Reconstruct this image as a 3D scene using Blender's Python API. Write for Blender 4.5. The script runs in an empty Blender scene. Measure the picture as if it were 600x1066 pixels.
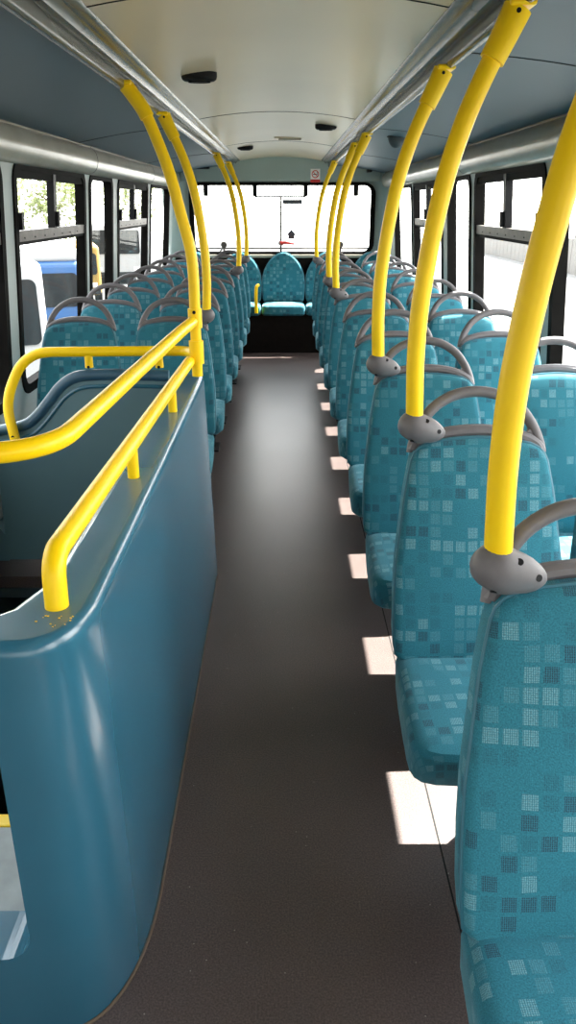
import bpy, bmesh, math, random
from mathutils import Vector, Matrix
random.seed(7)
PI = math.pi
S = bpy.context.scene
COL = S.collection

# ------------------------------------------------------------------ materials
def nt(name):
    m = bpy.data.materials.new(name); m.use_nodes = True
    t = m.node_tree
    return m, t, t.nodes, t.links, t.nodes['Principled BSDF']

def plain(name, col, rough=0.5, metal=0.0, spec=0.5, var=0.0, vscale=8.0, bump=0.0, bscale=200.0, coat=0.0):
    m, t, N, L, P = nt(name)
    P.inputs['Base Color'].default_value = (*col, 1)
    P.inputs['Roughness'].default_value = rough
    P.inputs['Metallic'].default_value = metal
    P.inputs['Specular IOR Level'].default_value = spec
    P.inputs['Coat Weight'].default_value = coat
    P.inputs['Coat Roughness'].default_value = 0.12
    tc = N.new('ShaderNodeTexCoord')
    if var > 0:
        n = N.new('ShaderNodeTexNoise'); n.inputs['Scale'].default_value = vscale; n.inputs['Detail'].default_value = 5
        r = N.new('ShaderNodeValToRGB')
        r.color_ramp.elements[0].position = .3; r.color_ramp.elements[1].position = .7
        r.color_ramp.elements[0].color = (*[c * (1 - var) for c in col], 1)
        r.color_ramp.elements[1].color = (*[min(1, c * (1 + var)) for c in col], 1)
        L.new(tc.outputs['Object'], n.inputs['Vector']); L.new(n.outputs['Fac'], r.inputs['Fac']); L.new(r.outputs['Color'], P.inputs['Base Color'])
    if bump > 0:
        n2 = N.new('ShaderNodeTexNoise'); n2.inputs['Scale'].default_value = bscale; n2.inputs['Detail'].default_value = 3
        b = N.new('ShaderNodeBump'); b.inputs['Strength'].default_value = bump; b.inputs['Distance'].default_value = 0.002
        L.new(tc.outputs['Object'], n2.inputs['Vector']); L.new(n2.outputs['Fac'], b.inputs['Height']); L.new(b.outputs['Normal'], P.inputs['Normal'])
    return m

def fabric(name, pitch=0.0275):
    m, t, N, L, P = nt(name)
    uv = N.new('ShaderNodeUVMap'); uv.uv_map = 'UVMap'
    oi = N.new('ShaderNodeObjectInfo')
    sc = N.new('ShaderNodeVectorMath'); sc.operation = 'SCALE'; sc.inputs['Scale'].default_value = 1 / pitch
    L.new(uv.outputs['UV'], sc.inputs[0])
    wob = N.new('ShaderNodeTexNoise'); wob.inputs['Scale'].default_value = 9; wob.inputs['Detail'].default_value = 1
    L.new(uv.outputs['UV'], wob.inputs['Vector'])
    ws = N.new('ShaderNodeVectorMath'); ws.operation = 'SCALE'; ws.inputs['Scale'].default_value = .35
    L.new(wob.outputs['Color'], ws.inputs[0])
    ad0 = N.new('ShaderNodeVectorMath'); ad0.operation = 'ADD'
    L.new(sc.outputs['Vector'], ad0.inputs[0]); L.new(ws.outputs['Vector'], ad0.inputs[1])
    fl = N.new('ShaderNodeVectorMath'); fl.operation = 'FLOOR'; L.new(ad0.outputs['Vector'], fl.inputs[0])
    fr = N.new('ShaderNodeVectorMath'); fr.operation = 'FRACTION'; L.new(ad0.outputs['Vector'], fr.inputs[0])
    rs = N.new('ShaderNodeMath'); rs.operation = 'MULTIPLY'; rs.inputs[1].default_value = 97.0; L.new(oi.outputs['Random'], rs.inputs[0])
    rf = N.new('ShaderNodeMath'); rf.operation = 'FLOOR'; L.new(rs.outputs[0], rf.inputs[0])
    ad = N.new('ShaderNodeVectorMath'); ad.operation = 'ADD'; L.new(fl.outputs['Vector'], ad.inputs[0]); L.new(rf.outputs[0], ad.inputs[1])
    wn = N.new('ShaderNodeTexWhiteNoise'); wn.noise_dimensions = '3D'; L.new(ad.outputs['Vector'], wn.inputs['Vector'])
    ramp = N.new('ShaderNodeValToRGB'); ramp.color_ramp.interpolation = 'CONSTANT'
    base = (.020, .148, .196)
    stops = [(0, (.020, .055, .082)), (.12, (.135, .285, .325)), (.30, (.062, .200, .245)), (.50, base), (.84, (.019, .118, .158))]
    e = ramp.color_ramp.elements
    e[0].position = 0; e[0].color = (*stops[0][1], 1); e[1].position = stops[1][0]; e[1].color = (*stops[1][1], 1)
    for p, c in stops[2:]:
        x = e.new(p); x.color = (*c, 1)
    L.new(wn.outputs['Value'], ramp.inputs['Fac'])
    # square mask inside its cell
    sp = N.new('ShaderNodeSeparateXYZ'); L.new(fr.outputs['Vector'], sp.inputs[0])
    def inside(o):
        a = N.new('ShaderNodeMath'); a.operation = 'COMPARE'; a.inputs[1].default_value = .5; a.inputs[2].default_value = .39
        L.new(o, a.inputs[0]); return a.outputs[0]
    mm = N.new('ShaderNodeMath'); mm.operation = 'MULTIPLY'; L.new(inside(sp.outputs['X']), mm.inputs[0]); L.new(inside(sp.outputs['Y']), mm.inputs[1])
    # woven threads inside the squares
    th = N.new('ShaderNodeVectorMath'); th.operation = 'SCALE'; th.inputs['Scale'].default_value = 1 / .0030; L.new(uv.outputs['UV'], th.inputs[0])
    tf = N.new('ShaderNodeVectorMath'); tf.operation = 'FRACTION'; L.new(th.outputs['Vector'], tf.inputs[0])
    ts = N.new('ShaderNodeSeparateXYZ'); L.new(tf.outputs['Vector'], ts.inputs[0])
    gx = N.new('ShaderNodeMath'); gx.operation = 'GREATER_THAN'; gx.inputs[1].default_value = .32; L.new(ts.outputs['X'], gx.inputs[0])
    gy = N.new('ShaderNodeMath'); gy.operation = 'GREATER_THAN'; gy.inputs[1].default_value = .2; L.new(ts.outputs['Y'], gy.inputs[0])
    gm = N.new('ShaderNodeMath'); gm.operation = 'MULTIPLY'; L.new(gx.outputs[0], gm.inputs[0]); L.new(gy.outputs[0], gm.inputs[1])
    m2 = N.new('ShaderNodeMath'); m2.operation = 'MULTIPLY'; L.new(mm.outputs[0], m2.inputs[0]); L.new(gm.outputs[0], m2.inputs[1])
    mix = N.new('ShaderNodeMix'); mix.data_type = 'RGBA'
    mix.inputs['A'].default_value = (*base, 1)
    L.new(m2.outputs[0], mix.inputs['Factor']); L.new(ramp.outputs['Color'], mix.inputs['B'])
    nz = N.new('ShaderNodeTexNoise'); nz.inputs['Scale'].default_value = 420; nz.inputs['Detail'].default_value = 2
    L.new(uv.outputs['UV'], nz.inputs['Vector'])
    ov = N.new('ShaderNodeMix'); ov.data_type = 'RGBA'; ov.blend_type = 'OVERLAY'; ov.inputs['Factor'].default_value = .7
    L.new(mix.outputs['Result'], ov.inputs['A']); L.new(nz.outputs['Fac'], ov.inputs['B'])
    L.new(ov.outputs['Result'], P.inputs['Base Color'])
    P.inputs['Roughness'].default_value = .8
    P.inputs['Specular IOR Level'].default_value = .25
    P.inputs['Sheen Weight'].default_value = .42; P.inputs['Sheen Roughness'].default_value = .4
    P.inputs['Sheen Tint'].default_value = (.55, .85, .95, 1)
    b = N.new('ShaderNodeBump'); b.inputs['Strength'].default_value = .25; b.inputs['Distance'].default_value = .0015
    L.new(nz.outputs['Fac'], b.inputs['Height']); L.new(b.outputs['Normal'], P.inputs['Normal'])
    return m

def glass(name, tint=(.96, .98, .97), dirt=.05):
    m, t, N, L, P = nt(name)
    N.remove(P)
    out = N['Material Output']
    tr = N.new('ShaderNodeBsdfTransparent'); tr.inputs['Color'].default_value = (*tint, 1)
    gl = N.new('ShaderNodeBsdfGlossy'); gl.inputs['Roughness'].default_value = .02
    df = N.new('ShaderNodeBsdfDiffuse'); df.inputs['Color'].default_value = (.75, .75, .72, 1)
    lw = N.new('ShaderNodeLayerWeight'); lw.inputs['Blend'].default_value = .5
    pw = N.new('ShaderNodeMath'); pw.operation = 'POWER'; pw.inputs[1].default_value = 5.0; L.new(lw.outputs['Facing'], pw.inputs[0])
    fz = N.new('ShaderNodeMath'); fz.operation = 'MULTIPLY_ADD'; fz.inputs[1].default_value = .14; fz.inputs[2].default_value = .012; L.new(pw.outputs[0], fz.inputs[0])
    mx = N.new('ShaderNodeMixShader'); mx2 = N.new('ShaderNodeMixShader')
    tc = N.new('ShaderNodeTexCoord')
    n = N.new('ShaderNodeTexNoise'); n.inputs['Scale'].default_value = 5; n.inputs['Detail'].default_value = 6
    L.new(tc.outputs['Object'], n.inputs['Vector'])
    mr = N.new('ShaderNodeMapRange'); mr.inputs['From Min'].default_value = .45; mr.inputs['From Max'].default_value = .8; mr.inputs['To Max'].default_value = dirt
    L.new(n.outputs['Fac'], mr.inputs['Value'])
    L.new(mr.outputs['Result'], mx2.inputs['Fac']); L.new(tr.outputs[0], mx2.inputs[1]); L.new(df.outputs[0], mx2.inputs[2])
    L.new(fz.outputs[0], mx.inputs['Fac']); L.new(mx2.outputs[0], mx.inputs[1]); L.new(gl.outputs[0], mx.inputs[2])
    L.new(mx.outputs[0], out.inputs['Surface'])
    return m

def floor_mat():
    m, t, N, L, P = nt('speckled_vinyl')
    tc = N.new('ShaderNodeTexCoord')
    big = N.new('ShaderNodeTexNoise'); big.inputs['Scale'].default_value = 2.2; big.inputs['Detail'].default_value = 6; big.inputs['Roughness'].default_value = .65
    r = N.new('ShaderNodeValToRGB'); r.color_ramp.elements[0].position = .2; r.color_ramp.elements[1].position = .85
    r.color_ramp.elements[0].color = (.063, .047, .044, 1); r.color_ramp.elements[1].color = (.096, .071, .066, 1)
    fine = N.new('ShaderNodeTexNoise'); fine.inputs['Scale'].default_value = 260; fine.inputs['Detail'].default_value = 3
    r2 = N.new('ShaderNodeValToRGB'); r2.color_ramp.elements[0].position = .35; r2.color_ramp.elements[1].position = .7
    r2.color_ramp.elements[0].color = (.45, .45, .45, 1); r2.color_ramp.elements[1].color = (1.7, 1.65, 1.6, 1)
    vo = N.new('ShaderNodeTexVoronoi'); vo.inputs['Scale'].default_value = 38; vo.feature = 'F1'
    sp = N.new('ShaderNodeMath'); sp.operation = 'LESS_THAN'; sp.inputs[1].default_value = .055
    wn = N.new('ShaderNodeSeparateColor')
    gt = N.new('ShaderNodeMath'); gt.operation = 'GREATER_THAN'; gt.inputs[1].default_value = .8
    mu = N.new('ShaderNodeMath'); mu.operation = 'MULTIPLY'
    # drag marks, long thin scuffs along the aisle
    mp = N.new('ShaderNodeMapping'); mp.inputs['Scale'].default_value = (60, 7, 1)
    sc = N.new('ShaderNodeTexNoise'); sc.inputs['Scale'].default_value = 1.2; sc.inputs['Detail'].default_value = 2
    scr = N.new('ShaderNodeMapRange'); scr.inputs['From Min'].default_value = .74; scr.inputs['From Max'].default_value = .80; scr.inputs['To Max'].default_value = .18
    m1 = N.new('ShaderNodeMix'); m1.data_type = 'RGBA'; m1.blend_type = 'MULTIPLY'; m1.inputs['Factor'].default_value = .75
    m2 = N.new('ShaderNodeMix'); m2.data_type = 'RGBA'; m2.inputs['B'].default_value = (.32, .29, .26, 1)
    m3 = N.new('ShaderNodeMix'); m3.data_type = 'RGBA'; m3.inputs['B'].default_value = (.35, .33, .31, 1)
    for n in (big, fine, vo): L.new(tc.outputs['Object'], n.inputs['Vector'])
    L.new(tc.outputs['Object'], mp.inputs['Vector']); L.new(mp.outputs['Vector'], sc.inputs['Vector'])
    L.new(big.outputs['Fac'], r.inputs['Fac']); L.new(fine.outputs['Fac'], r2.inputs['Fac'])
    L.new(r.outputs['Color'], m1.inputs['A']); L.new(r2.outputs['Color'], m1.inputs['B'])
    L.new(vo.outputs['Distance'], sp.inputs[0]); L.new(vo.outputs['Color'], wn.inputs[0]); L.new(wn.outputs[0], gt.inputs[0])
    L.new(sp.outputs[0], mu.inputs[0]); L.new(gt.outputs[0], mu.inputs[1])
    L.new(mu.outputs[0], m2.inputs['Factor']); L.new(m1.outputs['Result'], m2.inputs['A'])
    L.new(sc.outputs['Fac'], scr.inputs['Value']); L.new(scr.outputs['Result'], m3.inputs['Factor']); L.new(m2.outputs['Result'], m3.inputs['A'])
    L.new(m3.outputs['Result'], P.inputs['Base Color'])
    rr = N.new('ShaderNodeMapRange'); rr.inputs['To Min'].default_value = .31; rr.inputs['To Max'].default_value = .37
    L.new(big.outputs['Fac'], rr.inputs['Value']); L.new(rr.outputs['Result'], P.inputs['Roughness'])
    P.inputs['Specular IOR Level'].default_value = .6; P.inputs['Specular Tint'].default_value = (1, .92, .92, 1)
    b = N.new('ShaderNodeBump'); b.inputs['Strength'].default_value = .35; b.inputs['Distance'].default_value = .0012
    L.new(fine.outputs['Fac'], b.inputs['Height']); L.new(b.outputs['Normal'], P.inputs['Normal'])
    return m

M = dict(
    fabric=fabric('checked_moquette'),
    fabric_small=fabric('checked_moquette_bench', .034),
    piping=plain('seat_piping', (.030, .135, .185), .45),
    yellow=plain('yellow_paint', (.95, .61, .003), .36, spec=.28),
    grey=plain('grey_plastic', (.130, .118, .122), .52, var=.08, vscale=40, bump=.12, bscale=900),
    black=plain('black_plastic', (.009, .009, .010), .5, spec=.15),
    rubber=plain('black_rubber', (.007, .0065, .006), .7, spec=.04, var=.3, vscale=12),
    steel=plain('dull_steel', (.30, .30, .30), .35, metal=.9),
    alu=plain('worn_aluminium', (.085, .072, .062), .5, metal=.2, var=.25, vscale=25),
    blue=plain('blue_moulding', (.023, .110, .168), .26, var=.06, vscale=5, coat=.3),
    slate=plain('slate_panel', (.10, .185, .215), .5, var=.05, vscale=4),
    navy=plain('navy_trim', (.030, .085, .135), .38, var=.06),
    ceiling=plain('cream_ceiling', (.55, .455, .32), .32, var=.05, vscale=1.6),
    outer=plain('bluegrey_ceiling_panel', (.036, .072, .094), .48, spec=.35, var=.05, vscale=2),
    bead=plain('grimy_bead', (.11, .075, .05), .8),
    silver=plain('silver_moulding', (.095, .093, .080), .25, spec=.5, var=.06, vscale=3),
    cornice=plain('grey_cornice', (.40, .365, .30), .27, var=.08, vscale=6),
    wall=plain('pale_grey_wall', (.34, .385, .375), .5, var=.04, vscale=4),
    rear=plain('teal_grey_wall', (.30, .385, .37), .5, var=.04, vscale=3),
    dark=plain('dark_trim', (.007, .005, .004), .8, spec=.1, var=.3, vscale=20, bump=.3, bscale=120),
    seam=plain('seam', (.02, .02, .02), .8, spec=.1),
    floor=floor_mat(),
    glass=glass('window_glass'),
    tread=plain('pale_stair_tread', (.33, .36, .35), .6, var=.15, vscale=15),
    well=plain('stairwell_lining', (.03, .05, .06), .6),
    white=plain('white_sticker', (.8, .8, .78), .5),
    red=plain('red_plastic', (.55, .02, .02), .4),
    sticker=plain('grey_sticker', (.05, .055, .07), .5),
    tarmac=plain('grey_tarmac', (.03, .03, .03), .9, var=.2, vscale=.6),
    concrete=plain('pale_concrete', (.15, .147, .14), .9, var=.12, vscale=.6),
    vwhite=plain('white_coachwork', (.34, .34, .34), .4),
    vblue=plain('blue_coachwork', (.025, .085, .22), .4),
    vglass=plain('dark_vehicle_glass', (.010, .012, .014), .25, spec=.3),
    vyellow=plain('yellow_coachwork', (.28, .17, .03), .4),
    tyre=plain('tyre', (.02, .02, .02), .8),
    bark=plain('bark', (.12, .09, .06), .9, var=.3, vscale=10),
    leaf=plain('leaf', (.36, .40, .20), .6, var=.3, vscale=3),
    fence=plain('pale_fence', (.20, .19, .18), .8, var=.1),
)

# ------------------------------------------------------------------ helpers
def link(o, parent=None):
    COL.objects.link(o)
    if parent is not None: o.parent = parent
    return o

def tag(o, label=None, cat=None, group=None, kind=None):
    if label: o['label'] = label
    if cat: o['category'] = cat
    if group: o['group'] = group
    if kind: o['kind'] = kind
    return o

def empty(name, loc=(0, 0, 0)):
    o = bpy.data.objects.new(name, None); o.location = loc; o.empty_display_size = .05
    return link(o)

class MB:
    """verts + faces (+ uv per vert) collected into one mesh"""
    def __init__(s): s.v = []; s.f = []; s.uv = []; s.sm = []
    def add(s, v, f, uv=None, smooth=True):
        b = len(s.v); s.v += [tuple(p) for p in v]
        s.uv += [tuple(p) for p in uv] if uv else [(p[0], p[2]) for p in v]
        for q in f: s.f.append(tuple(b + i for i in q)); s.sm.append(smooth)
        return s
    def tube(s, path, r, seg=14, cap=True, flat=None):
        P = [Vector(p) for p in path]; n = len(P)
        R = r if isinstance(r, (list, tuple)) else [r] * n
        v = []; up = None
        for i in range(n):
            t = (P[min(i + 1, n - 1)] - P[max(i - 1, 0)]).normalized()
            if up is None:
                up = Vector((0, 0, 1)) if abs(t.z) < .9 else Vector((0, 1, 0))
            a = (up - t * up.dot(t)).normalized(); up = a
            b = t.cross(a)
            for k in range(seg):
                c = 2 * PI * k / seg
                v.append(P[i] + (a * math.cos(c) + b * math.sin(c)) * R[i])
        f = []
        for i in range(n - 1):
            for k in range(seg):
                f.append((i * seg + k, i * seg + (k + 1) % seg, (i + 1) * seg + (k + 1) % seg, (i + 1) * seg + k))
        s.add(v, f)
        if cap:
            b = len(s.v) - len(v)
            s.f.append(tuple(b + k for k in range(seg))[::-1]); s.sm.append(False)
            s.f.append(tuple(b + (n - 1) * seg + k for k in range(seg))); s.sm.append(False)
        return s
    def loop_tube(s, path, r, seg=8):
        P = [Vector(p) for p in path]; n = len(P); v = []
        for i in range(n):
            t = (P[(i + 1) % n] - P[i - 1]).normalized()
            a = Vector((0, 1, 0)); a = (a - t * a.dot(t)).normalized(); b = t.cross(a)
            for k in range(seg):
                c = 2 * PI * k / seg
                v.append(P[i] + (a * math.cos(c) + b * math.sin(c)) * r)
        f = [(i * seg + k, i * seg + (k + 1) % seg, ((i + 1) % n) * seg + (k + 1) % seg, ((i + 1) % n) * seg + k) for i in range(n) for k in range(seg)]
        return s.add(v, f)
    def box(s, lo, hi, bev=0.0, seg=2):
        bm = bmesh.new()
        bmesh.ops.create_cube(bm, size=1)
        for q in bm.verts:
            q.co = Vector([lo[i] + (q.co[i] + .5) * (hi[i] - lo[i]) for i in range(3)])
        if bev > 0:
            bmesh.ops.bevel(bm, geom=list(bm.edges), offset=bev, segments=seg, affect='EDGES', profile=.5)
        return s.bm(bm)
    def bm(s, bm, smooth=False):
        bm.verts.index_update()
        v = [tuple(q.co) for q in bm.verts]; f = [tuple(q.index for q in p.verts) for p in bm.faces]
        bm.free(); return s.add(v, f, smooth=smooth)
    def profile(s, pts, y0, y1, closed=False, smooth=False, ny=1):
        """(x, z) profile extruded along y"""
        v = []; f = []; n = len(pts)
        for j in range(ny + 1):
            y = y0 + (y1 - y0) * j / ny
            v += [(p[0], y, p[1]) for p in pts]
        m = n if closed else n - 1
        for j in range(ny):
            for i in range(m):
                f.append((j * n + i, j * n + (i + 1) % n, (j + 1) * n + (i + 1) % n, (j + 1) * n + i))
        s.add(v, f, smooth=smooth)
        if closed:
            b = len(s.v) - len(v)
            s.f.append(tuple(b + i for i in range(n))); s.sm.append(False)
            s.f.append(tuple(b + ny * n + i for i in range(n))[::-1]); s.sm.append(False)
        return s
    def map(s, fn): s.v = [tuple(fn(*p)) for p in s.v]; return s
    def build(s, name, mat, parent=None, auto=35):
        me = bpy.data.meshes.new(name)
        me.from_pydata(s.v, [], s.f)
        uvl = me.uv_layers.new(name='UVMap')
        for l in me.loops: uvl.data[l.index].uv = s.uv[l.vertex_index]
        me.polygons.foreach_set('use_smooth', s.sm)
        bm = bmesh.new(); bm.from_mesh(me)
        bmesh.ops.recalc_face_normals(bm, faces=bm.faces)
        for e in bm.edges:
            if len(e.link_faces) == 2 and e.calc_face_angle(0) > math.radians(auto): e.smooth = False
        bm.to_mesh(me); bm.free()
        me.materials.append(mat if not isinstance(mat, str) else M[mat])
        return link(bpy.data.objects.new(name, me), parent)

def arc(cx, cy, r, a0, a1, n=8, ry=None):
    ry = r if ry is None else ry
    return [(cx + r * math.cos(math.radians(a0 + (a1 - a0) * i / n)), cy + ry * math.sin(math.radians(a0 + (a1 - a0) * i / n))) for i in range(n + 1)]

def rrect(x0, y0, x1, y1, r, n=6):
    return arc(x1 - r, y1 - r, r, 0, 90, n) + arc(x0 + r, y1 - r, r, 90, 180, n) + arc(x0 + r, y0 + r, r, 180, 270, n) + arc(x1 - r, y0 + r, r, 270, 360, n)

def smooth_path(pts, n=10):
    """Catmull-Rom through points"""
    P = [Vector(p) for p in pts]; out = []
    for i in range(len(P) - 1):
        p0 = P[i - 1] if i > 0 else P[0] * 2 - P[1]; p1 = P[i]; p2 = P[i + 1]
        p3 = P[i + 2] if i + 2 < len(P) else P[-1] * 2 - P[-2]
        for k in range(n):
            t = k / n
            out.append(.5 * ((2 * p1) + (p2 - p0) * t + (2 * p0 - 5 * p1 + 4 * p2 - p3) * t * t + (3 * p1 - p0 - 3 * p2 + p3) * t ** 3))
    out.append(P[-1]); return out

def fillet(pts, r, n=8):
    """polyline with rounded corners of radius-like size r"""
    P = [Vector(p) for p in pts]; out = [P[0]]
    for i in range(1, len(P) - 1):
        a = (P[i - 1] - P[i]); b = (P[i + 1] - P[i]); d = min(r, a.length * .49, b.length * .49)
        A = P[i] + a.normalized() * d; B = P[i] + b.normalized() * d
        for k in range(n + 1):
            t = k / n; out.append(A * (1 - t) ** 2 + P[i] * 2 * t * (1 - t) + B * t * t)
    out.append(P[-1]); return out

def plate(outer, holes=(), th=.02, ymid=0.0):
    """flat 2-D shape with holes, extruded: returns MB with coordinates (u, v, w)"""
    cu = bpy.data.curves.new('tmp', 'CURVE'); cu.dimensions = '2D'; cu.fill_mode = 'BOTH'; cu.extrude = th / 2
    for lp in [outer, *holes]:
        sp = cu.splines.new('POLY'); sp.points.add(len(lp) - 1); sp.use_cyclic_u = True
        for i, p in enumerate(lp): sp.points[i].co = (p[0], p[1], 0, 1)
    o = bpy.data.objects.new('tmp', cu); COL.objects.link(o)
    dg = bpy.context.evaluated_depsgraph_get()
    me = bpy.data.meshes.new_from_object(o.evaluated_get(dg))
    mb = MB()
    bm = bmesh.new(); bm.from_mesh(me); bmesh.ops.remove_doubles(bm, verts=bm.verts, dist=1e-5)
    mb.bm(bm)
    bpy.data.objects.remove(o); bpy.data.curves.remove(cu); bpy.data.meshes.remove(me)
    return mb

def pad(outline, t, bulge, mapf, rnd=.014, scales=(.84, .62, .36)):
    """cushion: closed outline (a, b) raised by t with rounded edge and pillowed face. mapf(a, b, d) -> xyz"""
    n = len(outline); O = [Vector(p) for p in outline]
    area = sum(O[i].x * O[(i + 1) % n].y - O[(i + 1) % n].x * O[i].y for i in range(n))
    sg = 1 if area > 0 else -1
    nor = []
    for i in range(n):
        e = (O[(i + 1) % n] - O[i - 1]).normalized(); nor.append(Vector((e.y, -e.x)) * sg)
    c = sum(O, Vector((0, 0))) / n
    rings = [(rnd * .6, 0.0), (0, rnd * .5), (0, t - rnd)]
    for q in (30, 60, 90): rings.append((rnd * (1 - math.cos(math.radians(q))), t - rnd + rnd * math.sin(math.radians(q))))
    v = []; uv = []
    for ins, d in rings:
        for i in range(n):
            p = O[i] - nor[i] * ins; v.append(mapf(p.x, p.y, d)); w = p + nor[i] * (t - d); uv.append((w.x, w.y))
    base = [O[i] - nor[i] * rnd for i in range(n)]
    for s in scales:
        for i in range(n):
            p = c + (base[i] - c) * s; v.append(mapf(p.x, p.y, t + bulge * (1 - s * s))); uv.append((p.x, p.y))
    v.append(mapf(c.x, c.y, t + bulge)); uv.append((c.x, c.y))
    R = len(rings) + len(scales); f = []
    for j in range(R - 1):
        for i in range(n): f.append((j * n + i, j * n + (i + 1) % n, (j + 1) * n + (i + 1) % n, (j + 1) * n + i))
    for i in range(n): f.append(((R - 1) * n + i, (R - 1) * n + (i + 1) % n, R * n))
    f.append(tuple(range(n))[::-1])
    mb = MB(); mb.add(v, f, uv); return mb

def copy_tree(o, parent=None):
    c = o.copy(); COL.objects.link(c)
    if parent is not None: c.parent = parent
    for ch in list(o.children): copy_tree(ch, c)
    return c

# ------------------------------------------------------------------ dimensions
XL, XR = -1.17, 1.10                 # side walls at sill height
Y0, Y1 = -1.7, 8.32                  # front and rear walls
CX = -.035
def xl(z): return XL + .08 * (z - .62)
def xr(z): return XR - .08 * (z - .62)
ZT = 1.735                            # top of the side walls
ZW0, ZW1 = .60, 1.575                # window outer frame

# ------------------------------------------------------------------ floor, stair hole
HX0, HX1, HY0, HY1 = -1.165, -.41, 1.40, 2.80
fl = plate([(XL - .06, Y0), (XR + .06, Y0), (XR + .06, Y1), (XL - .06, Y1)], [[(HX0, HY0), (HX1, HY0), (HX1, HY1), (HX0, HY1)]], .05)
fl.map(lambda x, y, z: (x, y, z - .025)); tag(fl.build('floor', 'floor'), kind='structure')
tag(MB().box((.362, Y0 + .02, -.002), (.366, 7.6, .0006)).build('trim_1', 'seam'), kind='structure')

# ------------------------------------------------------------------ side walls and windows
WL = [(-1.45, -.15, 1), (-.03, .72, 0), (.86, 1.98, 0), (2.09, 3.25, 1), (3.38, 4.60, 1), (4.69, 5.33, 0), (5.49, 6.70, 1), (6.82, 7.95, 0)]
WR = [(-1.45, -.25, 1), (-.13, .62, 0), (.70, 1.80, 0), (1.90, 3.16, 0), (3.27, 4.49, 1), (4.58, 5.23, 0), (5.40, 6.62, 1), (6.69, 7.78, 0)]
RW = .085
def side_map(xf, sgn, off=0.0):
    return lambda u, v, w: (xf(v) + sgn * (w + off), u, v)
wn = 0
for side, wins, xf, sgn in (('left', WL, xl, -1), ('right', WR, xr, 1)):
    mb = plate([(Y0, -.05), (Y1, -.05), (Y1, ZT)] + [(Y1 - (Y1 - Y0) * i / 20, ZT) for i in range(1, 20)] + [(Y0, ZT)],
               [rrect(a + .012, ZW0 + .012, b - .012, ZW1 - .012, RW) for a, b, _ in wins], .05)
    mb.map(side_map(xf, sgn, .025)); tag(mb.build('wall_' + side, 'wall'), kind='structure')
    for a, b, hop in wins:
        wn += 1
        root = tag(empty(f'window_{wn}', (xf(1.0), (a + b) / 2, 1.0)), kind='structure')
        inv = Matrix.Translation(-root.location)
        def loc(mb): return mb.map(lambda x, y, z: (x - root.location.x, y - root.location.y, z - root.location.z))
        fw = .042
        fr = plate(rrect(a, ZW0, b, ZW1, RW + .008), [rrect(a + fw, ZW0 + fw, b - fw, ZW1 - fw, RW - .025)], .052)
        loc(fr.map(side_map(xf, sgn, .018))).build('frame', 'rubber', root)
        gl = plate(rrect(a + fw - .01, ZW0 + fw - .01, b - fw + .01, ZW1 - fw + .01, RW - .02), (), .006)
        loc(gl.map(side_map(xf, sgn, .034))).build('glass', 'glass', root)
        if hop:
            zt = 1.275; ym = (a + b) / 2
            tr = plate(rrect(a + fw - .006, zt - .022, b - fw + .006, zt + .022, .004, 2), (), .030)
            loc(tr.map(side_map(xf, sgn, .012))).build('transom', 'alu', root)
            lo = plate(rrect(a + fw - .006, zt - .036, b - fw + .006, zt - .0225, .003, 2), (), .036)
            loc(lo.map(side_map(xf, sgn, .018))).build('lower_gasket', 'rubber', root)
            mu = plate(rrect(ym - .022, zt + .02, ym + .022, ZW1 - fw + .01, .004, 2), (), .034)
            loc(mu.map(side_map(xf, sgn, .012))).build('mullion', 'black', root)
            hd = plate(rrect(a + fw, ZW1 - fw - .030, b - fw, ZW1 - fw + .006, .004, 2), (), .030)
            loc(hd.map(side_map(xf, sgn, .014))).build('sliding_track', 'rubber', root)
            for yy in (a + fw + .018, ym + .01):
                la = plate(rrect(yy - .014, zt + .025, yy + .014, zt + .095, .008, 3), (), .022)
                loc(la.map(side_map(xf, sgn, -.010))).build('latch', 'black', root)
            rv = MB()
            for k in range(int((b - a) / .15)):
                yy = a + .12 + k * .15
                rv.tube([(xf(zt) - sgn * .004, yy, zt - .008), (xf(zt) - sgn * .001 * 7, yy, zt - .008)], .0035, 8)
            loc(rv).build('rivets', 'black', root)
    # low sill ledge / kick panel along the wall
    sk = MB().profile([(xf(.02) - sgn * .0, .0), (xf(.02) - sgn * .05, .0), (xf(.12) - sgn * .05, .11), (xf(.14) - sgn * .012, .16), (xf(.14), .16)], Y0 + .05 if side == 'right' else 2.95, Y1 - .6, closed=True)
    tag(sk.build('baseboard_' + side, 'slate'), kind='structure')

# cornice above the windows
def cornice(side, xf, sgn):
    pts = [(xf(1.70) - sgn * .0, 1.725), (xf(1.70) - sgn * .052, 1.712)]
    c = (xf(1.62) - sgn * .022, 1.624)
    for i in range(11):
        a = math.radians(75 - 150 * i / 10)
        pts.append((c[0] - sgn * .048 * math.cos(a), c[1] + .066 * math.sin(a)))
    pts += [(xf(1.555) - sgn * .012, 1.553), (xf(1.555), 1.556)]
    tag(MB().profile(pts, Y0, Y1 - .14, closed=True, smooth=True).build('trim_2' if side == 'left' else 'trim_3', 'cornice'), kind='structure')
    for y in (2.05, 4.62, 6.6):
        ring = [(p[0] - sgn * .0012, p[1]) for p in pts]
        mbs = MB().profile(ring, y, y + .005, closed=True)
        tag(mbs.build('trim_joint', 'seam'), kind='structure')
cornice('left', xl, -1); cornice('right', xr, 1)

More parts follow.
